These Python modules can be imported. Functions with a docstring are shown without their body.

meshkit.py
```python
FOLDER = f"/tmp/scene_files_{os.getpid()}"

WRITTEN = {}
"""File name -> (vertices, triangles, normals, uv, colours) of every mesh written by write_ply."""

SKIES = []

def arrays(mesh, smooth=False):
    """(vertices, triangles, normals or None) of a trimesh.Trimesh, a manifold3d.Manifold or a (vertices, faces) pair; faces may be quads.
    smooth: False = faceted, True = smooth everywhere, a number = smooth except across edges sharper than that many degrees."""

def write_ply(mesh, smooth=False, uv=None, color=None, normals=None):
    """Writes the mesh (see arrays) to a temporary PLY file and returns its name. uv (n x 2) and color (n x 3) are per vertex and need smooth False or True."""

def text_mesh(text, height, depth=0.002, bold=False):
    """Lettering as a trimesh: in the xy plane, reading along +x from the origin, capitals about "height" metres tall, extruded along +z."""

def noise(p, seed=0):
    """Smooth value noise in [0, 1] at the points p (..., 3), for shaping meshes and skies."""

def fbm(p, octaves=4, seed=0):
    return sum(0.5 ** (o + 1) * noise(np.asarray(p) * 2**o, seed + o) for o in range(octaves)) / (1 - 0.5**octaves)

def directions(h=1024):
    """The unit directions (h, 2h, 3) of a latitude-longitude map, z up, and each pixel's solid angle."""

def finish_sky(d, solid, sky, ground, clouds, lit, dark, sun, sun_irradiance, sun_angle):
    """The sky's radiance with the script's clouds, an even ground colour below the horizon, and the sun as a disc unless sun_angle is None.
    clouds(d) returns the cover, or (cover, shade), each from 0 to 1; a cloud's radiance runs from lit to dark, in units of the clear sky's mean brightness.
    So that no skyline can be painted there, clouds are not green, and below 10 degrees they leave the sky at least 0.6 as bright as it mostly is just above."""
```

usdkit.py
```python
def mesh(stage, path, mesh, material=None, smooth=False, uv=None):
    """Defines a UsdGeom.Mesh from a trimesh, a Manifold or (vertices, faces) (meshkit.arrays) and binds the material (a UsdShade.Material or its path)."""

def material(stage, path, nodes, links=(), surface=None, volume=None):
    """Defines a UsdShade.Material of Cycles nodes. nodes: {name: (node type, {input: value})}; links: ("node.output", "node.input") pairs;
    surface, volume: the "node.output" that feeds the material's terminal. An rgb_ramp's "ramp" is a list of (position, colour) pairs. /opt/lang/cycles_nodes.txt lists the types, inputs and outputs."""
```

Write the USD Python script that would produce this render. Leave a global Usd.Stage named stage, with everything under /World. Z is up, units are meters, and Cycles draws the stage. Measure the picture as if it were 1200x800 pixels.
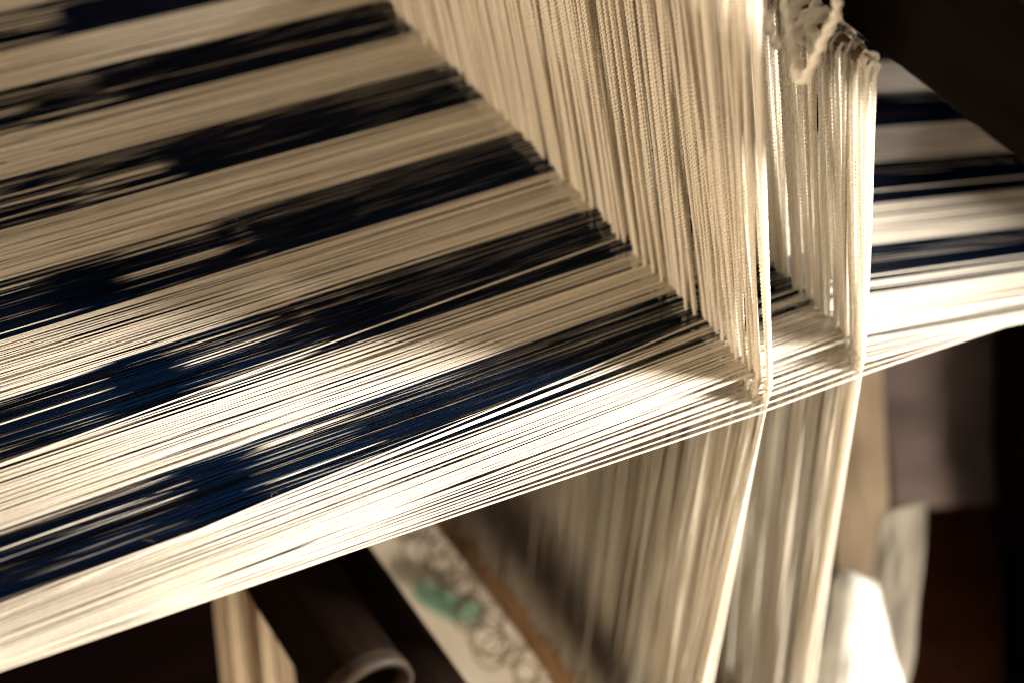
import math, random
import numpy as np
import trimesh
import usdkit, meshkit
from pxr import Usd, UsdGeom, UsdLux, UsdShade, Gf, Sdf, Vt

rng = np.random.default_rng(7)
stage = Usd.Stage.CreateInMemory()
UsdGeom.SetStageUpAxis(stage, UsdGeom.Tokens.z)
UsdGeom.SetStageMetersPerUnit(stage, 1.0)
UsdGeom.Xform.Define(stage, '/World')
UsdGeom.Scope.Define(stage, '/World/Looks')

# ------------------------------------------------------------------ camera
# World axes: x along the warp threads, y across the loom (away from the camera), z up; the warp lies at z = 0.
FPX = 2149.0
def nrm(v):
    v = np.array(v, float)
    return v / np.linalg.norm(v)
D1 = nrm([3900, 1260, -FPX]); D2 = nrm([-1885, 2170, -FPX]); D2 = nrm(D2 - D1 * (D1 @ D2)); UP = np.cross(D1, D2)
R = np.array([D1, D2, UP])                       # world from camera
def ray(u, v): return R @ np.array([u - 600, -(v - 400), -FPX])
EYE = -ray(900, 470) * 0.55 / FPX
def on_z(u, v, z): r = ray(u, v); return EYE + r * (z - EYE[2]) / r[2]
def on_y(u, v, y): r = ray(u, v); return EYE + r * (y - EYE[1]) / r[1]
def on_x(u, v, x): r = ray(u, v); return EYE + r * (x - EYE[0]) / r[0]
def at_depth(u, v, d): return EYE + ray(u, v) * d / FPX

cam = UsdGeom.Camera.Define(stage, '/World/Camera')
M = np.eye(4); M[:3, :3] = R.T; M[3, :3] = EYE   # row vectors
cam.AddTransformOp().Set(Gf.Matrix4d(*M.ravel().tolist()))
cam.CreateHorizontalApertureAttr(36.0); cam.CreateVerticalApertureAttr(24.0)
cam.CreateFocalLengthAttr(36.0 * FPX / 1200)
cam.CreateClippingRangeAttr(Gf.Vec2f(0.02, 50))
cam.CreateFocusDistanceAttr(0.522)
cam.CreateFStopAttr(6.8)
cam.CreateExposureAttr(0.28)

# ------------------------------------------------------------------ light
dome = UsdLux.DomeLight.Define(stage, '/World/room_ambient')  # dim even ambient of the room, not a sky
dome.GetPrim().SetCustomDataByKey('kind', 'structure')
AMBIENT = (1.0, 0.80, 0.58)
dm = usdkit.material(stage, '/World/Looks/dim_room', {'b': ('background_shader', {'color': AMBIENT, 'strength': 0.008})}, surface='b.background')
UsdShade.MaterialBindingAPI.Apply(dome.GetPrim()).Bind(dm)

def rect_light(name, pos, target, w, h, power, color):
    l = UsdLux.RectLight.Define(stage, '/World/' + name)
    l.CreateWidthAttr(w); l.CreateHeightAttr(h)
    l.CreateIntensityAttr(power); l.CreateColorAttr(Gf.Vec3f(*color))
    pos, target = np.array(pos, float), np.array(target, float)
    z = nrm(pos - target); x = nrm(np.cross([0, 0, 1.0], z)); y = np.cross(z, x)
    m = np.eye(4); m[0, :3], m[1, :3], m[2, :3], m[3, :3] = x, y, z, pos
    l.AddTransformOp().Set(Gf.Matrix4d(*m.ravel().tolist()))
    return l
KEY_DIR = nrm([0.765, -0.525, 0.40])
rect_light('unseen_right_light', KEY_DIR * 2.0, (0, 0.03, 0), 0.45, 0.45, 345.0, (1.0, 0.935, 0.83))  # unseen key lamp at near right, placed to light the near warp and cords
rect_light('unseen_glint_light', np.array([0.11, .06, 0]) + nrm([.64, .50, .58]) * 1.6, (0.1, 0.06, 0), 0.03, 0.08, 1500.0, (0.92, 0.95, 1.0))  # unseen small lamp at back right, placed for glints on the right warp
rect_light('rear_fill_light', np.array([0.11, .06, 0]) + nrm([.60, .62, .50]) * 1.8, (0.12, 0.08, 0), 0.6, 0.5, 15.0, (1.0, 0.87, 0.70))  # added fill from back right, lifts the cream stripes beyond the heddles
rect_light('near_fill_light', (-0.45, -1.2, 1.5), (0.0, 0.1, 0), 1.5, 1.0, 0.8, (1.0, 0.77, 0.52))  # added soft fill from the near side, no reflecting surface behind it
rect_light('left_fill_light', (-1.4, 0.02, 0.26), (0.0, 0.1, 0.06), 0.6, 0.45, 28.0, (1.0, 0.79, 0.54))  # added low fill from the left, brightens the upper heddle cords
rect_light('unseen_low_light', (0.18, -1.5, -0.10), (-0.05, 0.1, -0.35), 0.5, 0.4, 23.0, (1.0, 0.82, 0.60))  # unseen low lamp, placed to light the sheet and slats under the warp

# ------------------------------------------------------------------ helpers
used = {}
def numbered(path):
    n = used.get(path, 0); used[path] = n + 1
    return path if n == 0 else f'{path}_{n:03d}'
def tag(prim, label=None, cat=None, group=None, kind=None):
    for k, v in (('label', label), ('category', cat), ('group', group), ('kind', kind)):
        if v: prim.SetCustomDataByKey(k, v)
    return prim
def thing(name, label, cat, loc=(0, 0, 0), group=None):
    x = UsdGeom.Xform.Define(stage, numbered('/World/' + name))
    x.AddTranslateOp().Set(Gf.Vec3d(*map(float, loc)))
    return tag(x.GetPrim(), label, cat, group)
def obj(name, mesh, mat, parent=None, smooth=40, kind=None, label=None, dye=None):
    base = str(parent.GetPath()) if parent else '/World'
    m = usdkit.mesh(stage, numbered(base + '/' + name), mesh, MATS[mat], smooth=smooth)
    if dye is not None:
        UsdGeom.PrimvarsAPI(m).CreatePrimvar('dye', Sdf.ValueTypeNames.Color3fArray, 'vertex').Set(Vt.Vec3fArray.FromNumpy(np.asarray(dye, np.float32)))
    return tag(m.GetPrim(), label=label, kind=kind)

def frames(P):
    T = np.gradient(P, axis=0); T /= np.linalg.norm(T, axis=1, keepdims=True)
    ref = np.array([0.13, 0.97, 0.2]) if abs(T[:, 1]).mean() < 0.8 else np.array([0.9, 0.1, 0.3])
    N = np.cross(T, ref); N /= np.linalg.norm(N, axis=1, keepdims=True)
    return T, N, np.cross(T, N)
def sweep(P, radii, closed=False):
    """radii: (n rings, k sides). A tube along P."""
    n, k = radii.shape
    _, N, B = frames(P)
    a = np.arange(k) * 2 * np.pi / k
    V = P[:, None] + radii[:, :, None] * (np.cos(a)[None, :, None] * N[:, None] + np.sin(a)[None, :, None] * B[:, None])
    i = np.arange(n - 1)[:, None] * k; j = np.arange(k)[None]; j2 = (j + 1) % k
    q = np.stack([i + j, i + k + j, i + k + j2, i + j2], -1).reshape(-1, 4)
    F = np.vstack([q[:, [0, 1, 2]], q[:, [0, 2, 3]]])
    V = V.reshape(-1, 3)
    return V, F
def tube(P, r, k=6):
    P = np.asarray(P, float)
    return sweep(P, np.full((len(P), k), 1.0) * (np.asarray(r, float).reshape(-1, 1) if np.ndim(r) else r))
def resample(P, step):
    P = np.asarray(P, float); s = np.r_[0, np.cumsum(np.linalg.norm(np.diff(P, axis=0), axis=1))]
    t = np.linspace(0, s[-1], max(3, int(s[-1] / step) + 1))
    return np.stack([np.interp(t, s, P[:, i]) for i in range(3)], 1), t
def cord(P, r, bead, per=3.5, k=8, phase=0.0):
    """A two-ply twisted cord along P: a two-lobed section that turns half round in every bead."""
    P, t = resample(P, bead / per)
    phi = phase + np.pi * t / bead
    a = np.arange(k) * 2 * np.pi / k
    c = np.abs(np.cos(a[None] - phi[:, None]))
    return sweep(P, r * np.maximum(c, 0.56))
def join(parts):
    V, F, n = [], [], 0
    for v, f in parts:
        V.append(v); F.append(np.asarray(f) + n); n += len(v)
    return np.vstack(V), np.vstack(F)
def rbox(sx, sy, sz, r=0.003):
    import manifold3d as m3
    s = m3.Manifold.batch_hull([m3.Manifold.sphere(r, 16).translate((x, y, z)) for x in (-sx/2+r, sx/2-r) for y in (-sy/2+r, sy/2-r) for z in (-sz/2+r, sz/2-r)])
    m = s.to_mesh()
    return np.array(m.vert_properties[:, :3]), np.array(m.tri_verts)
def moved(m, t): return np.asarray(m[0]) + np.asarray(t), m[1]

# ------------------------------------------------------------------ materials
MATS = {}
def mat(name, nodes, links, surface):
    MATS[name] = usdkit.material(stage, '/World/Looks/' + name, nodes, links, surface=surface)
def plain(name, c1, c2, scale=40, rough=0.6, spec=0.3, stretch=(1, 1, 1), bump=0.0, sheen=0.0):
    n = {'g': ('geometry', {}), 'm': ('mapping', {'scale': stretch}), 'n': ('noise_texture', {'scale': scale, 'detail': 5.0, 'roughness': 0.6}),
         'r': ('rgb_ramp', {'ramp': [(0.3, c1), (0.7, c2)]}), 'p': ('principled_bsdf', {'roughness': rough, 'specular_ior_level': spec, 'sheen_weight': sheen})}
    l = [('g.position', 'm.vector'), ('m.vector', 'n.vector'), ('n.fac', 'r.fac'), ('r.color', 'p.base_color')]
    if bump:
        n['b'] = ('bump', {'strength': bump, 'distance': 0.001}); l += [('n.fac', 'b.height'), ('b.normal', 'p.normal')]
    mat(name, n, l, 'p.BSDF')

# warp yarn: the dye runs along each thread
mat('warp_yarn', {
    'a': ('attribute', {'attribute': 'dye'}), 'g': ('geometry', {}), 'm': ('mapping', {'scale': (900, 4000, 4000)}),
    'n': ('noise_texture', {'scale': 1.0, 'detail': 3.0}), 'v': ('map_range', {'from_min': 0.25, 'from_max': 0.75, 'to_min': 0.80, 'to_max': 1.12}),
    'x': ('mix_color', {'blend_type': 'multiply', 'fac': 1.0, 'use_clamp': False}), 'b': ('bump', {'strength': 0.2, 'distance': 0.0002}),
    'p': ('principled_bsdf', {'roughness': 0.17, 'specular_ior_level': 0.07}),
    't': ('translucent_bsdf', {}), 'mx': ('mix_closure', {'fac': 0.05})},
    [('g.position', 'm.vector'), ('m.vector', 'n.vector'), ('n.fac', 'v.value'), ('a.color', 'x.a'), ('v.result', 'x.b'), ('x.result', 'p.base_color'),
     ('n.fac', 'b.height'), ('b.normal', 'p.normal'), ('x.result', 't.color'), ('p.BSDF', 'mx.closure1'), ('t.BSDF', 'mx.closure2')], 'mx.closure')
# heddle cord: white cotton, a little light passes through it
def cotton(name, c1, c2, trans):
    mat(name, {
        'g': ('geometry', {}), 'o': ('object_info', {}), 'n': ('noise_texture', {'scale': 700.0, 'detail': 4.0, 'roughness': 0.7}),
        'r': ('rgb_ramp', {'ramp': [(0.25, c1), (0.75, c2)]}), 'b': ('bump', {'strength': 0.5, 'distance': 0.0003}),
        'p': ('principled_bsdf', {'roughness': 0.6, 'specular_ior_level': 0.3, 'sheen_weight': 0.2}), 't': ('translucent_bsdf', {}), 'mx': ('mix_closure', {'fac': trans})},
        [('g.position', 'n.vector'), ('n.fac', 'r.fac'), ('r.color', 'p.base_color'), ('n.fac', 'b.height'), ('b.normal', 'p.normal'), ('r.color', 't.color'),
         ('p.BSDF', 'mx.closure1'), ('t.BSDF', 'mx.closure2')], 'mx.closure')
cotton('heddle_cotton', (0.74, 0.68, 0.59), (0.90, 0.86, 0.78), 0.48)
cotton('tan_cord', (0.20, 0.12, 0.055), (0.36, 0.23, 0.12), 0.15)
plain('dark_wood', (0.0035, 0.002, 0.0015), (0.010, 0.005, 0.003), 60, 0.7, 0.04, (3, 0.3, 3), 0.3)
plain('brown_wood', (0.26, 0.15, 0.08), (0.42, 0.26, 0.14), 60, 0.5, 0.4, (4, 0.4, 4), 0.3)
plain('rod_wood', (0.06, 0.03, 0.012), (0.13, 0.07, 0.03), 60, 0.5, 0.3)
plain('pale_wood', (0.76, 0.60, 0.44), (0.88, 0.75, 0.58), 50, 0.6, 0.3, (5, 5, 0.3), 0.3)
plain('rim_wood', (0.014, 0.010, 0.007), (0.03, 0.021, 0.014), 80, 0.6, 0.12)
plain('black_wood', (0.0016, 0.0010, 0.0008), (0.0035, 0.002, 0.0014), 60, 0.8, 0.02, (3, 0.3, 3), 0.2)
plain('brown_panel', (0.05, 0.018, 0.008), (0.085, 0.032, 0.014), 30, 0.8, 0.05, (3, 3, 0.3))
plain('floor_boards', (0.004, 0.0013, 0.0006), (0.009, 0.003, 0.0014), 20, 0.8, 0.03, (0.3, 4, 4), 0.3)
plain('sheet_paper', (0.80, 0.74, 0.66), (0.88, 0.82, 0.74), 30, 0.8, 0.2)
plain('white_cloth', (0.72, 0.69, 0.64), (0.84, 0.82, 0.78), 30, 0.8, 0.2, bump=0.3)
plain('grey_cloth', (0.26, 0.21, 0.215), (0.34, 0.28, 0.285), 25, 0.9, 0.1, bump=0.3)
plain('tan_cloth', (0.66, 0.54, 0.42), (0.78, 0.66, 0.53), 30, 0.85, 0.1, bump=0.3)
plain('green_cloth', (0.12, 0.30, 0.21), (0.30, 0.48, 0.38), 60, 0.7, 0.2)

# ------------------------------------------------------------------ setting
def grid_floor(z, x0, x1, y0, y1):
    return np.array([[x0, y0, z], [x1, y0, z], [x1, y1, z], [x0, y1, z]], float), np.array([[0, 1, 2], [0, 2, 3]])
FLOOR = -0.62
fl = obj('floor', grid_floor(FLOOR, -4, 4, -4, 4), 'floor_boards', smooth=False, kind='structure')

# ------------------------------------------------------------------ warp
CREAM = np.array([0.73, 0.655, 0.56]); INDIGO = np.array([0.0008, 0.0046, 0.0160]); BLACKISH = np.array([0.0012, 0.0022, 0.0045])
PERIOD, D0, DW = 0.0466, 0.0272, 0.0243           # first dark stripe starts at D0, dark width DW
def stripe_of(y):
    """(index of the stripe from the near edge, True when indigo)."""
    if y < D0: return 0, False
    k = int((y - D0) // PERIOD); r = (y - D0) - k * PERIOD
    return (2 * k + 1, True) if r < DW else (2 * k + 2, False)
X0, X1 = -0.80, 0.52
xs = np.unique(np.r_[np.arange(X0, -0.40, 0.05), np.arange(-0.40, -0.24, 0.012), np.arange(-0.24, -0.09, 0.004), np.arange(-0.09, 0.02, 0.008), np.arange(0.02, X1, 0.012)])
def shed(x): return np.clip(np.where(x < 0, 1 + x / 0.34, np.where(x > 0.045, 1 - (x - 0.045) / 0.40, 1.0)), 0, 1)
def sag(x): return np.where(x > 0.045, -0.20 * (x - 0.045), 0.0)
CUTS = np.array([-0.175, -0.148, -0.118])
def dye_row(y, layer, is_dark, k):
    """Dye (0 cream .. 1 indigo) along one thread: tied-resist (ikat) lengths."""
    jit = rng.normal(0, 0.0028, 3); c = CUTS + jit
    u = rng.random(6)
    if is_dark:
        seg = [1.0] * 4
        if layer == 0:
            if u[0] < 0.17: seg[0] = 0
            if u[1] < 0.17: seg[2] = 0
            if k >= 7 and seg[0] == 0 and u[4] < 0.6: seg[1] = 0
            if u[3] < 0.012: seg[3] = 0
        else:
            if u[0] < 0.48: seg[0] = 0
            if k >= 7 and u[0] < 0.6: seg[1] = 0
            if u[1] < 0.48: seg[2] = 0
            if u[3] < (0.12 if k < 3 else 0.01): seg[3] = 0
    else:
        seg = [0.0] * 4
        if layer == 0:
            if u[0] < 0.015: seg = [1.0] * 4
        else:
            if u[0] < 0.07: seg[0] = 1
            if u[1] < 0.35: seg[1] = 1 if k < 5 else 0
            if u[2] < 0.35 and k < 5: seg[2] = 1
            if u[3] < 0.5: seg[3] = 1
    d = np.full(len(xs), seg[0])
    for i in range(3):
        w = 0.004 + 0.006 * rng.random()
        s = np.clip((xs - c[i]) / w + 0.5, 0, 1); d = d * (1 - s) + seg[i + 1] * s
    return d
def wander(n, amp):
    k = rng.normal(0, 1, 9); return amp * np.interp(np.linspace(0, 8, n), np.arange(9), k)
def thread(y_here, layer, y_left=None, r=0.00031, dz=0.0):
    n = len(xs); s = shed(xs)
    y = np.full(n, y_here) + wander(n, 0.00026)
    if y_left is not None:
        y = y + (y_left - y_here) * np.clip(-xs / 0.235, 0, 1.1) + (0.55 * (0.0135 - y_here) if y_here < 0.0135 else 0.0) * np.clip((xs - 0.045) / 0.06, 0, 1.2)
    else:
        y = y - 0.0045 * np.clip(-xs / 0.2, 0, 1.6)
    z = (0.0004 + 0.0030 * s if layer == 0 else -0.0004 - 0.0050 * s) + sag(xs) + wander(n, 0.00018) + dz
    P = np.stack([xs, y, z], 1)
    return tube(P, r, 5)
def colour(d, tone):
    cream = CREAM * tone; ind = INDIGO * (0.7 + 0.7 * rng.random()) if rng.random() < 0.75 else BLACKISH
    return cream[None] * (1 - d[:, None]) + ind[None] * d[:, None]

warp = thing('warp', 'sheet of striped indigo and cream cotton warp threads stretched through the heddle cords', 'warp threads')
PITCH, YMAX = 0.00066, 0.40
lower, upper = {}, {}
y = 0.0136
while y < YMAX:
    for layer in (0, 1):
        yy = y + (0.0 if layer == 0 else PITCH * 0.5) + rng.normal(0, 0.00012)
        k, dark = stripe_of(yy)
        r = 0.000225 * (0.85 + 0.34 * rng.random())
        m = thread(yy, layer, r=r)
        c = np.repeat(colour(dye_row(yy, layer, dark, k), 0.88 + 0.16 * rng.random()), 5, axis=0)
        (upper if layer == 0 else lower).setdefault(k, []).append((m, c))
    y += PITCH * (1.0 + (0.9 if rng.random() < 0.06 else 0.0) + rng.normal(0, 0.06))
# the loose outermost threads of the near edge
for yh, yl, lay in [(a + rng.normal(0, 0.0003), b, l) for a, b, l in zip(np.array([0.0006, 0.0031, 0.0052, 0.0070, 0.0082, 0.0090, 0.0098, 0.0105, 0.0111, 0.0117, 0.0122, 0.0127, 0.0132]), np.linspace(0.0058, 0.0090, 13), (1, 1, 1, 1, 1, 0, 1, 1, 0, 1, 0, 0, 1))] + [(0.0012, 0.0060, 1), (0.0058, 0.0074, 1), (0.0100, 0.0072, 0), (0.0118, 0.0080, 0), (0.0126, 0.0085, 0)]:
    m = thread(yh, lay, yl, r=0.00026)
    upper.setdefault(0, []).append((m, np.repeat(colour(np.zeros(len(xs)), 0.95), 5, axis=0)))
# single cream threads that stray across the edge of the first indigo stripe
for yh, yl in ((0.0350, 0.0190), (0.0310, 0.0200), (0.0300, 0.0210), (0.0800, 0.0670)):
    upper.setdefault(stripe_of(yl)[0], []).append((thread(yh, 0, yl, r=0.00028, dz=0.0007), np.repeat(colour(np.zeros(len(xs)), 1.05), 5, axis=0)))
single = 0
for k in sorted(lower):
    dark = k % 2 == 1
    far = single > 285
    lows = lower[k] + (upper[k] if far else [])
    base = obj('indigo_stripe' if dark else 'cream_stripe', join([m for m, _ in lows]), 'warp_yarn', warp, smooth=True, kind='stuff', dye=np.vstack([c for _, c in lows]))
    if not far:
        for m, c in upper[k]:
            obj('warp_thread', m, 'warp_yarn', base, smooth=True, dye=c); single += 1
# stray fibres along the yarn
fz = []
for _ in range(420):
    x = rng.uniform(-0.26, 0.06); yy = abs(rng.normal(0, 0.006)) + 0.0085
    z0 = 0.0006 + 0.003 * float(shed(np.array([x]))[0])
    a = rng.uniform(0, 2 * np.pi); L = rng.uniform(0.0015, 0.005); t = np.linspace(0, 1, 5)
    P = np.stack([x + L * t * np.cos(a), yy + 0.6 * L * t * np.sin(a) + 0.0006 * np.sin(4 * t + a), z0 + 0.0009 * np.sin(np.pi * t * rng.uniform(.5, 1.0))], 1)
    fz.append(tube(P, 0.000014, 3))
fzm = join(fz)
obj('stray_fibres', fzm, 'warp_yarn', warp, smooth=True, kind='stuff', dye=np.tile(CREAM, (len(fzm[0]), 1)))

# ------------------------------------------------------------------ heddle shafts
def arc_loop(cx, cz, r, a0, a1, y=0.0, n=10):
    a = np.linspace(a0, a1, n); return [(cx + r * math.cos(t), y, cz + r * math.sin(t)) for t in a]
def bend(P, amp, seed):
    """Slight slackness: a smooth sideways bow between the ends."""
    P, t = resample(P, 0.004); q = np.random.default_rng(seed); u = t / t[-1]
    for f_ in (1, 2, 3):
        P[:, 1] += amp / f_ * q.normal() * np.sin(np.pi * f_ * u); P[:, 0] += amp / f_ * q.normal() * np.sin(np.pi * f_ * u)
    return P
protos = {}
def heddle_protos(name, lean_up, ztop, bw, bh, lean_dn, zbot, rb, count=7, rod=None):
    """Class prims: one heddle, its eye at the origin, its upper loop round the shaft's bar and its lower loop round the lower bar."""
    out = []
    for i in range(count):
        q = np.random.default_rng(100 + i)
        p = f'/World/Looks/Patterns/{name}_{i}'
        stage.CreateClassPrim(p) if False else None
        x = UsdGeom.Xform.Define(stage, p); x.GetPrim().SetSpecifier(Sdf.SpecifierClass)
        xt = -lean_up * ztop
        r = 0.00066 * q.uniform(0.9, 1.12); dy = q.uniform(0.0006, 0.0022)
        e = 0.0007
        up = [(0, -dy/2, 0), (xt - e, -dy/2, ztop - e), (xt - e, -dy/2, ztop + bh + e), (xt + bw + e, 0, ztop + bh + e), (xt + bw + e, dy/2, ztop - e), (xt + 0.001, dy/2, ztop - e), (0.0012, dy/2, 0)]
        if rod:
            up = [(0, -dy/2, 0), (xt - rod, -dy/2, ztop)] + arc_loop(xt, ztop, rod + e, math.pi, 0)[1:-1] + [(xt + rod, dy/2, ztop), (0.0012, dy/2, 0)]
        xb = -lean_dn * zbot
        dl = 0.0013; zt_ = zbot + rb * 0.93; dn = [(0, -dl/2, 0), (xb - 0.0011, -dl/2, zt_), (xb - 0.0004, 0, zt_ - 0.0012), (xb + 0.0011, dl/2, zt_), (0.0006, dl/2, 0)]
        for nm, path, sd in (('upper_loop', up, 1), ('lower_loop', dn, 2)):
            amp = 0.0005
            m = cord(bend(path, amp, 7 * i + sd), r * (0.95 if nm == 'lower_loop' else 1.0), 0.0016 * q.uniform(0.92, 1.1), phase=q.uniform(0, 3))
            usdkit.mesh(stage, p + '/' + nm, m, MATS['heddle_cotton'], smooth=True)
        knot = join([cord(np.array([(0.0013 * math.cos(t), 0.0008 * math.sin(2 * t), 0.0016 * math.sin(t)) for t in np.linspace(0, 2 * math.pi, 24)]), 0.00042, 0.002)])
        usdkit.mesh(stage, p + '/eye', knot, MATS['heddle_cotton'], smooth=True)
        out.append(p)
    return out
UsdGeom.Scope.Define(stage, '/World/Looks/Patterns')

def heddle_shaft(label, x0, zeye, ys, protos, lean_up, ztop, bw, bh, lean_dn, zbot, rb, ybar, jit, rod=None):
    sh = thing('heddle_shaft', label, 'heddle shaft', (x0, 0, zeye))
    yc, L = (ybar[0] + ybar[1]) / 2, ybar[1] - ybar[0]
    obj('top_bar', moved(rbox(bw, L, bh, 0.0035), (-lean_up * ztop + bw / 2, yc, ztop + bh / 2 + (0.0042 if rod else 0))), 'black_wood', sh)
    if rod:
        P = np.array([(-lean_up * ztop, y_, ztop + 0.0005 * math.sin(y_ * 90)) for y_ in np.linspace(-0.001, ybar[1], 80)])
        rr = np.full(len(P), rod * 0.9); rr[0] = rr[-1] = 1e-5; P[0] = P[1] - [0, 0.0005, 0]
        obj('heddle_rod', tube(P, rr, 14), 'rod_wood', sh, smooth=True)
    yl0, yl1 = 0.0, ybar[1]
    P = np.array([(-lean_dn * zbot, y_, zbot) for y_ in np.linspace(yl0, yl1, 60)])
    P[:, 2] += 0.0008 * np.sin(P[:, 1] * 60)
    obj('lower_bar', tube(P, rb * 0.92, 20), 'brown_wood', sh, smooth=True)
    for i, y_ in enumerate(ys):
        h = UsdGeom.Xform.Define(stage, numbered(str(sh.GetPath()) + '/heddle'))
        h.AddTranslateOp().Set(Gf.Vec3d(float(rng.normal(0, 0.0012)), float(y_), 0))
        h.AddRotateXYZOp().Set(Gf.Vec3f(float(rng.normal(0, jit)), float(rng.normal(0, jit * .6)), float(rng.uniform(-4, 4))))
        h.GetPrim().GetReferences().AddInternalReference(protos[int(rng.integers(len(protos)))])
        h.GetPrim().SetInstanceable(True)
    return sh
fp = heddle_protos('front_heddle', 0.31, 0.168, 0.030, 0.030, 0.083, -0.240, 0.0075)
bp = heddle_protos('rear_heddle', 0.31, 0.118, 0.040, 0.036, 0.18, -0.310, 0.006, rod=0.0022)
ysf = np.arange(0.0045, 0.268, 0.00091); ysf = ysf + rng.normal(0, 0.0005, len(ysf))
ysb = np.r_[0.0035, 0.0047, 0.0059, 0.0072, 0.0084, np.arange(0.0095, 0.268, 0.00091)]; ysb = ysb + rng.normal(0, 0.0005, len(ysb))
front = heddle_shaft('left heddle shaft with a long curtain of twisted white cords in mid picture', 0.003, 0.0015, ysf, fp, 0.31, 0.168, 0.030, 0.030, 0.083, -0.240, 0.0075, (0.002, 0.42), 0.65)
rear = heddle_shaft('right heddle shaft with the thick dark top bar and brightly lit cords', 0.0415, -0.002, ysb, bp, 0.31, 0.118, 0.040, 0.036, 0.18, -0.310, 0.006, (-0.16, 0.42), 0.55, rod=0.0022)
# loops of tan cord that hang from the left shaft's lower bar
for i in range(26):
    y_ = 0.055 + 0.0056 * i + rng.normal(0, 0.0016); R_ = rng.uniform(0.0050, 0.0078)
    c = np.array([0.020 - 0.0115 - rng.uniform(0, 0.008), y_ + 0.028, -0.2415 - rng.uniform(-0.002, 0.008)])
    t = np.linspace(0, 2 * np.pi, 33); n = nrm(rng.normal(0, 0.45, 3) + [0.46, 0.60, -0.65]); a = nrm(np.cross(n, [0.1, 0.2, 1])); b = np.cross(n, a)
    P = c + R_ * (np.cos(t)[:, None] * a + 1.25 * np.sin(t)[:, None] * b)
    obj('cord_loop', cord(P, 0.00065, 0.0022), 'tan_cord', front, smooth=True)

# ------------------------------------------------------------------ tie cords at the top of the shafts
def tie(name, label, pts, r, bead, parts=()):
    t = thing(name, label, 'cord', pts[0])
    o = np.array(pts[0]); P = np.array([p - o for p in pts])
    from scipy.interpolate import CubicSpline
    s = CubicSpline(np.linspace(0, 1, len(P)), P)(np.linspace(0, 1, 80))
    obj('cord', cord(s, r, bead, per=6, k=12), 'heddle_cotton', t, smooth=True)
    return t
tie('tie_cord', 'thick twisted white cord ending in a knot above the left heddle cords', [at_depth(884, -30, .47), at_depth(893, 5, .47), at_depth(903, 35, .47), at_depth(912, 58, .47)], 0.0016, 0.0036)
tie('tie_cord', 'thick looped white cord hanging in a V beside the dark top bar', [at_depth(915, -30, .46), at_depth(926, 45, .46), at_depth(934, 88, .458), at_depth(941, 94, .456), at_depth(950, 80, .455), at_depth(966, 45, .453), at_depth(980, 18, .452), at_depth(976, -12, .455)], 0.0015, 0.0040)

a = np.linspace(0, 2 * np.pi * 5, 140); rx, rz = 0.0415 - 0.31 * 0.118, 0.116
wr = np.stack([rx + (0.0052 + 0.0006 * np.sin(2.3 * a)) * np.cos(a), 0.017 + 0.0135 * a / a[-1] + 0.0012 * np.sin(1.7 * a), rz + 0.0052 * np.sin(a)], 1)
tw = thing('cord_wrapping', 'thick white cord wound in a lump round the rod, top right', 'cord', wr[0])
obj('coil', cord(wr - wr[0], 0.0022, 0.005, per=6, k=12), 'heddle_cotton', tw, smooth=True)

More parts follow.
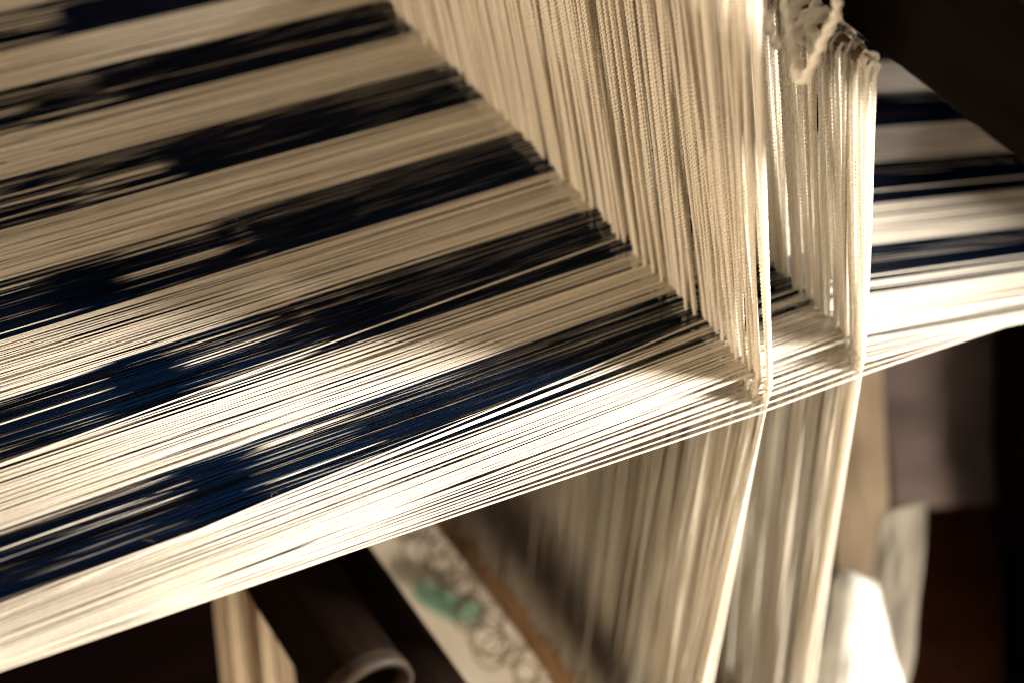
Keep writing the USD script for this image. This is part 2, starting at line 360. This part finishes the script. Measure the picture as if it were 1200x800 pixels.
# ------------------------------------------------------------------ under the warp
def beam_y(name, label, cat, axis_px, z, r, y_far, rim, hollow):
    """A round beam along y whose near end faces the camera at a pixel."""
    c = on_z(*axis_px, z); L = y_far - c[1]
    t = thing(name, label, cat, c)
    ys_ = np.linspace(0, L, 30)
    P = np.stack([0 * ys_, ys_, 0 * ys_], 1)
    v, f = tube(P, r, 40); obj('tube', (v, f), 'dark_wood', t, smooth=True)
    prof = [(r * 1.01, 0.005), (r * 1.04, 0.001), (r * 1.03, -0.002), (r * 0.86, -0.002), (r * 0.80, 0.002), (r * 0.80, 0.05)]
    a = np.linspace(0, 2 * np.pi, 49)
    V = np.array([[(p[0] * math.cos(q), p[1], p[0] * math.sin(q)) for q in a] for p in prof]).reshape(-1, 3)
    F = [];
    for i in range(len(prof) - 1):
        for j in range(48): F.append([i * 49 + j, i * 49 + j + 1, (i + 1) * 49 + j + 1, (i + 1) * 49 + j])
    obj('rim', (V, np.array(F)), rim, t, smooth=True)
    return t
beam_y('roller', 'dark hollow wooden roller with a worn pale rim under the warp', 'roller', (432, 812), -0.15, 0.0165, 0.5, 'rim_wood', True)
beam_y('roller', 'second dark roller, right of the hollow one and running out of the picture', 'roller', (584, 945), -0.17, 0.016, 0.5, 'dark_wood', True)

# pale sheet on a low board with a green scrap
def slab(name, label, cat, corners, th, m, wob=0.0, n=24, parent=None):
    """A thin sheet with thickness between four corners (a grid, gently uneven)."""
    A, B, C, D = [np.array(c, float) for c in corners]
    u, v = np.meshgrid(np.linspace(0, 1, n), np.linspace(0, 1, n), indexing='ij')
    G = (A * ((1 - u) * (1 - v))[..., None] + B * (u * (1 - v))[..., None] + C * (u * v)[..., None] + D * ((1 - u) * v)[..., None])
    N = nrm(np.cross(B - A, D - A))
    if wob: G = G + N * (wob * (meshkit.fbm(np.stack([u * 4, v * 1.4, u * 0 + len(name)], -1), 3, seed=len(name)) - 0.5))[..., None]
    top = (G + N * th / 2).reshape(-1, 3); bot = (G - N * th / 2).reshape(-1, 3)
    i, j = np.meshgrid(np.arange(n - 1), np.arange(n - 1), indexing='ij'); q = np.stack([i * n + j, (i + 1) * n + j, (i + 1) * n + j + 1, i * n + j + 1], -1).reshape(-1, 4)
    ring = np.r_[np.arange(n) * n, (n - 1) * n + np.arange(1, n), (np.arange(n - 2, -1, -1)) * n + n - 1, np.arange(n - 2, 0, -1)]
    r2 = np.roll(ring, -1); side = np.stack([ring, r2, r2 + n * n, ring + n * n], -1)
    F = np.vstack([q, q[:, ::-1] + n * n, side[:, ::-1]])
    o = obj(name, (np.vstack([top, bot]), F), m, parent, smooth=40)
    if label: tag(o, label, cat)
    return o
slab('pale_sheet', 'pale paper sheet below the rollers and the chain of tan cord loops', 'sheet', [at_depth(380, 560, .93), at_depth(560, 900, .93), at_depth(720, 890, .94), at_depth(478, 560, .94)], 0.003, 'sheet_paper', 0.006)
gp = []
for px in ((468, 684), (488, 674), (514, 680), (534, 694), (556, 698), (580, 716), (570, 738), (544, 738), (520, 728), (500, 716), (480, 704)):
    gp.append(at_depth(*px, 0.916))
gp = np.array(gp); c0 = gp.mean(0); gp = c0 + (gp - c0) * 0.78
tw_ = nrm(EYE - c0); V = np.vstack([gp, gp - 0.0015 * tw_, [c0 + 0.002 * tw_], [c0 - 0.0015 * tw_]]); n = len(gp)
F = [[i, (i + 1) % n, 2 * n] for i in range(n)] + [[n + (i + 1) % n, n + i, 2 * n + 1] for i in range(n)] + [x for i in range(n) for x in ([i, n + i, n + (i + 1) % n], [i, n + (i + 1) % n, (i + 1) % n])]
tag(obj('green_scrap', (V, np.array(F)), 'green_cloth', smooth=30), 'small green scrap of cloth against the pale sheet', 'scrap')

# pale slats, lower left
sl = thing('slat_bundle', 'bundle of pale upright wooden slats left of the hollow roller', 'slats', at_depth(300, 800, 0.72))
o = np.array(at_depth(300, 800, 0.72))
for (a, b, dpt) in ((256, 270, .720), (272, 287, .712), (289, 305, .722), (307, 322, .715), (324, 342, .722)):
    P = [at_depth(a + 2 - 14, 640, dpt), at_depth(a + 22, 980, dpt), at_depth(b + 22, 980, dpt), at_depth(b - 14, 640, dpt)]
    slab('slat', None, None, [p - o for p in P], 0.004, 'pale_wood', parent=sl, n=4)

# right background
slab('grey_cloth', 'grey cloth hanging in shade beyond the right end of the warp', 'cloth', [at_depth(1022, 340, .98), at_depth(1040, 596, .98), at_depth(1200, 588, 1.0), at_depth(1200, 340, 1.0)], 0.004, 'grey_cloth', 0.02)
slab('tan_cloth', 'narrow tan cloth strip beside the right-hand heddle cords', 'cloth', [at_depth(960, 380, .88), at_depth(985, 720, .88), at_depth(1046, 720, .88), at_depth(1030, 380, .88)], 0.004, 'tan_cloth', 0.01)
slab('white_cloth', 'draped white cloth standing upright behind the cords, lower right', 'cloth', [at_depth(1036, 600, .84), at_depth(1000, 930, .84), at_depth(1052, 930, .84), at_depth(1087, 588, .84)], 0.006, 'white_cloth', 0.02)
def bundle():
    import manifold3d as m3
    pts = [(996, 694, .009, .77), (1010, 700, .010, .775), (975, 870, .018, .77), (1022, 765, .011, .775), (1034, 860, .013, .77)]
    m = m3.Manifold.batch_hull([m3.Manifold.sphere(r, 24).translate(tuple(at_depth(u, v, d))) for u, v, r, d in pts]).to_mesh()
    t = trimesh.Trimesh(np.array(m.vert_properties[:, :3]), np.array(m.tri_verts)).subdivide_to_size(0.006)
    vv = np.array(t.vertices); vv = vv + t.vertex_normals * (0.016 * (meshkit.fbm(vv * 28, 3, 3) - 0.5))[:, None]
    return vv, np.array(t.faces)
tag(obj('cloth_bundle', bundle(), 'white_cloth', smooth=True), 'sunlit white cloth bundle at the foot of the right-hand heddle cords', 'cloth')
def post():
    import manifold3d as m3
    pts = [(1260, 330, .04, .96), (1254, 520, .04, .96), (1266, 700, .04, .96), (1270, 950, .04, .96)]
    ss = [m3.Manifold.sphere(r, 32).translate(tuple(at_depth(u, v, d))) for u, v, r, d in pts]
    m = (m3.Manifold.batch_hull(ss[:2]) + m3.Manifold.batch_hull(ss[1:3]) + m3.Manifold.batch_hull(ss[2:])).to_mesh()
    return np.array(m.vert_properties[:, :3]), np.array(m.tri_verts)
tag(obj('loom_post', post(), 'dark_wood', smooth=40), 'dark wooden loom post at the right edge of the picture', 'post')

# added plank screen out of view, keeps the key lamp off the right warp
sf = thing('loom_side_frame', 'added dark plank screen out of view, shading the right part of the warp', 'shade screen', (0.46, 0.16, FLOOR))
for y_, z0, z1, w in ((-0.32, 0.0, 1.25, 0.138), (-0.18, 0.0, 1.25, 0.14), (-0.04, 0.0, 1.25, 0.138), (0.10, 0.0, 1.25, 0.14)):
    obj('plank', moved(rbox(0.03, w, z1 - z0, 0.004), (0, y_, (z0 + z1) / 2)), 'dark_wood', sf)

# added beam out of view on the left, keeps light off the lower cords
cb = thing('cloth_beam', 'added thick dark beam out of view at the left warp end, blocking low light', 'beam', (-0.80, 0.2, -0.132))
yy_ = np.linspace(-0.25, 0.25, 12); rr = np.full(12, 0.13); rr[0] = rr[-1] = 1e-4
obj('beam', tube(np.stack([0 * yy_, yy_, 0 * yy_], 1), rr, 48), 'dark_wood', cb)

slab('brown_panel', 'dark reddish brown wooden panel behind the white cloth, lower right', 'panel', [at_depth(1030, 570, 1.04), at_depth(1000, 960, 1.04), at_depth(1240, 960, 1.05), at_depth(1240, 570, 1.05)], 0.012, 'brown_panel', 0.0, n=6)
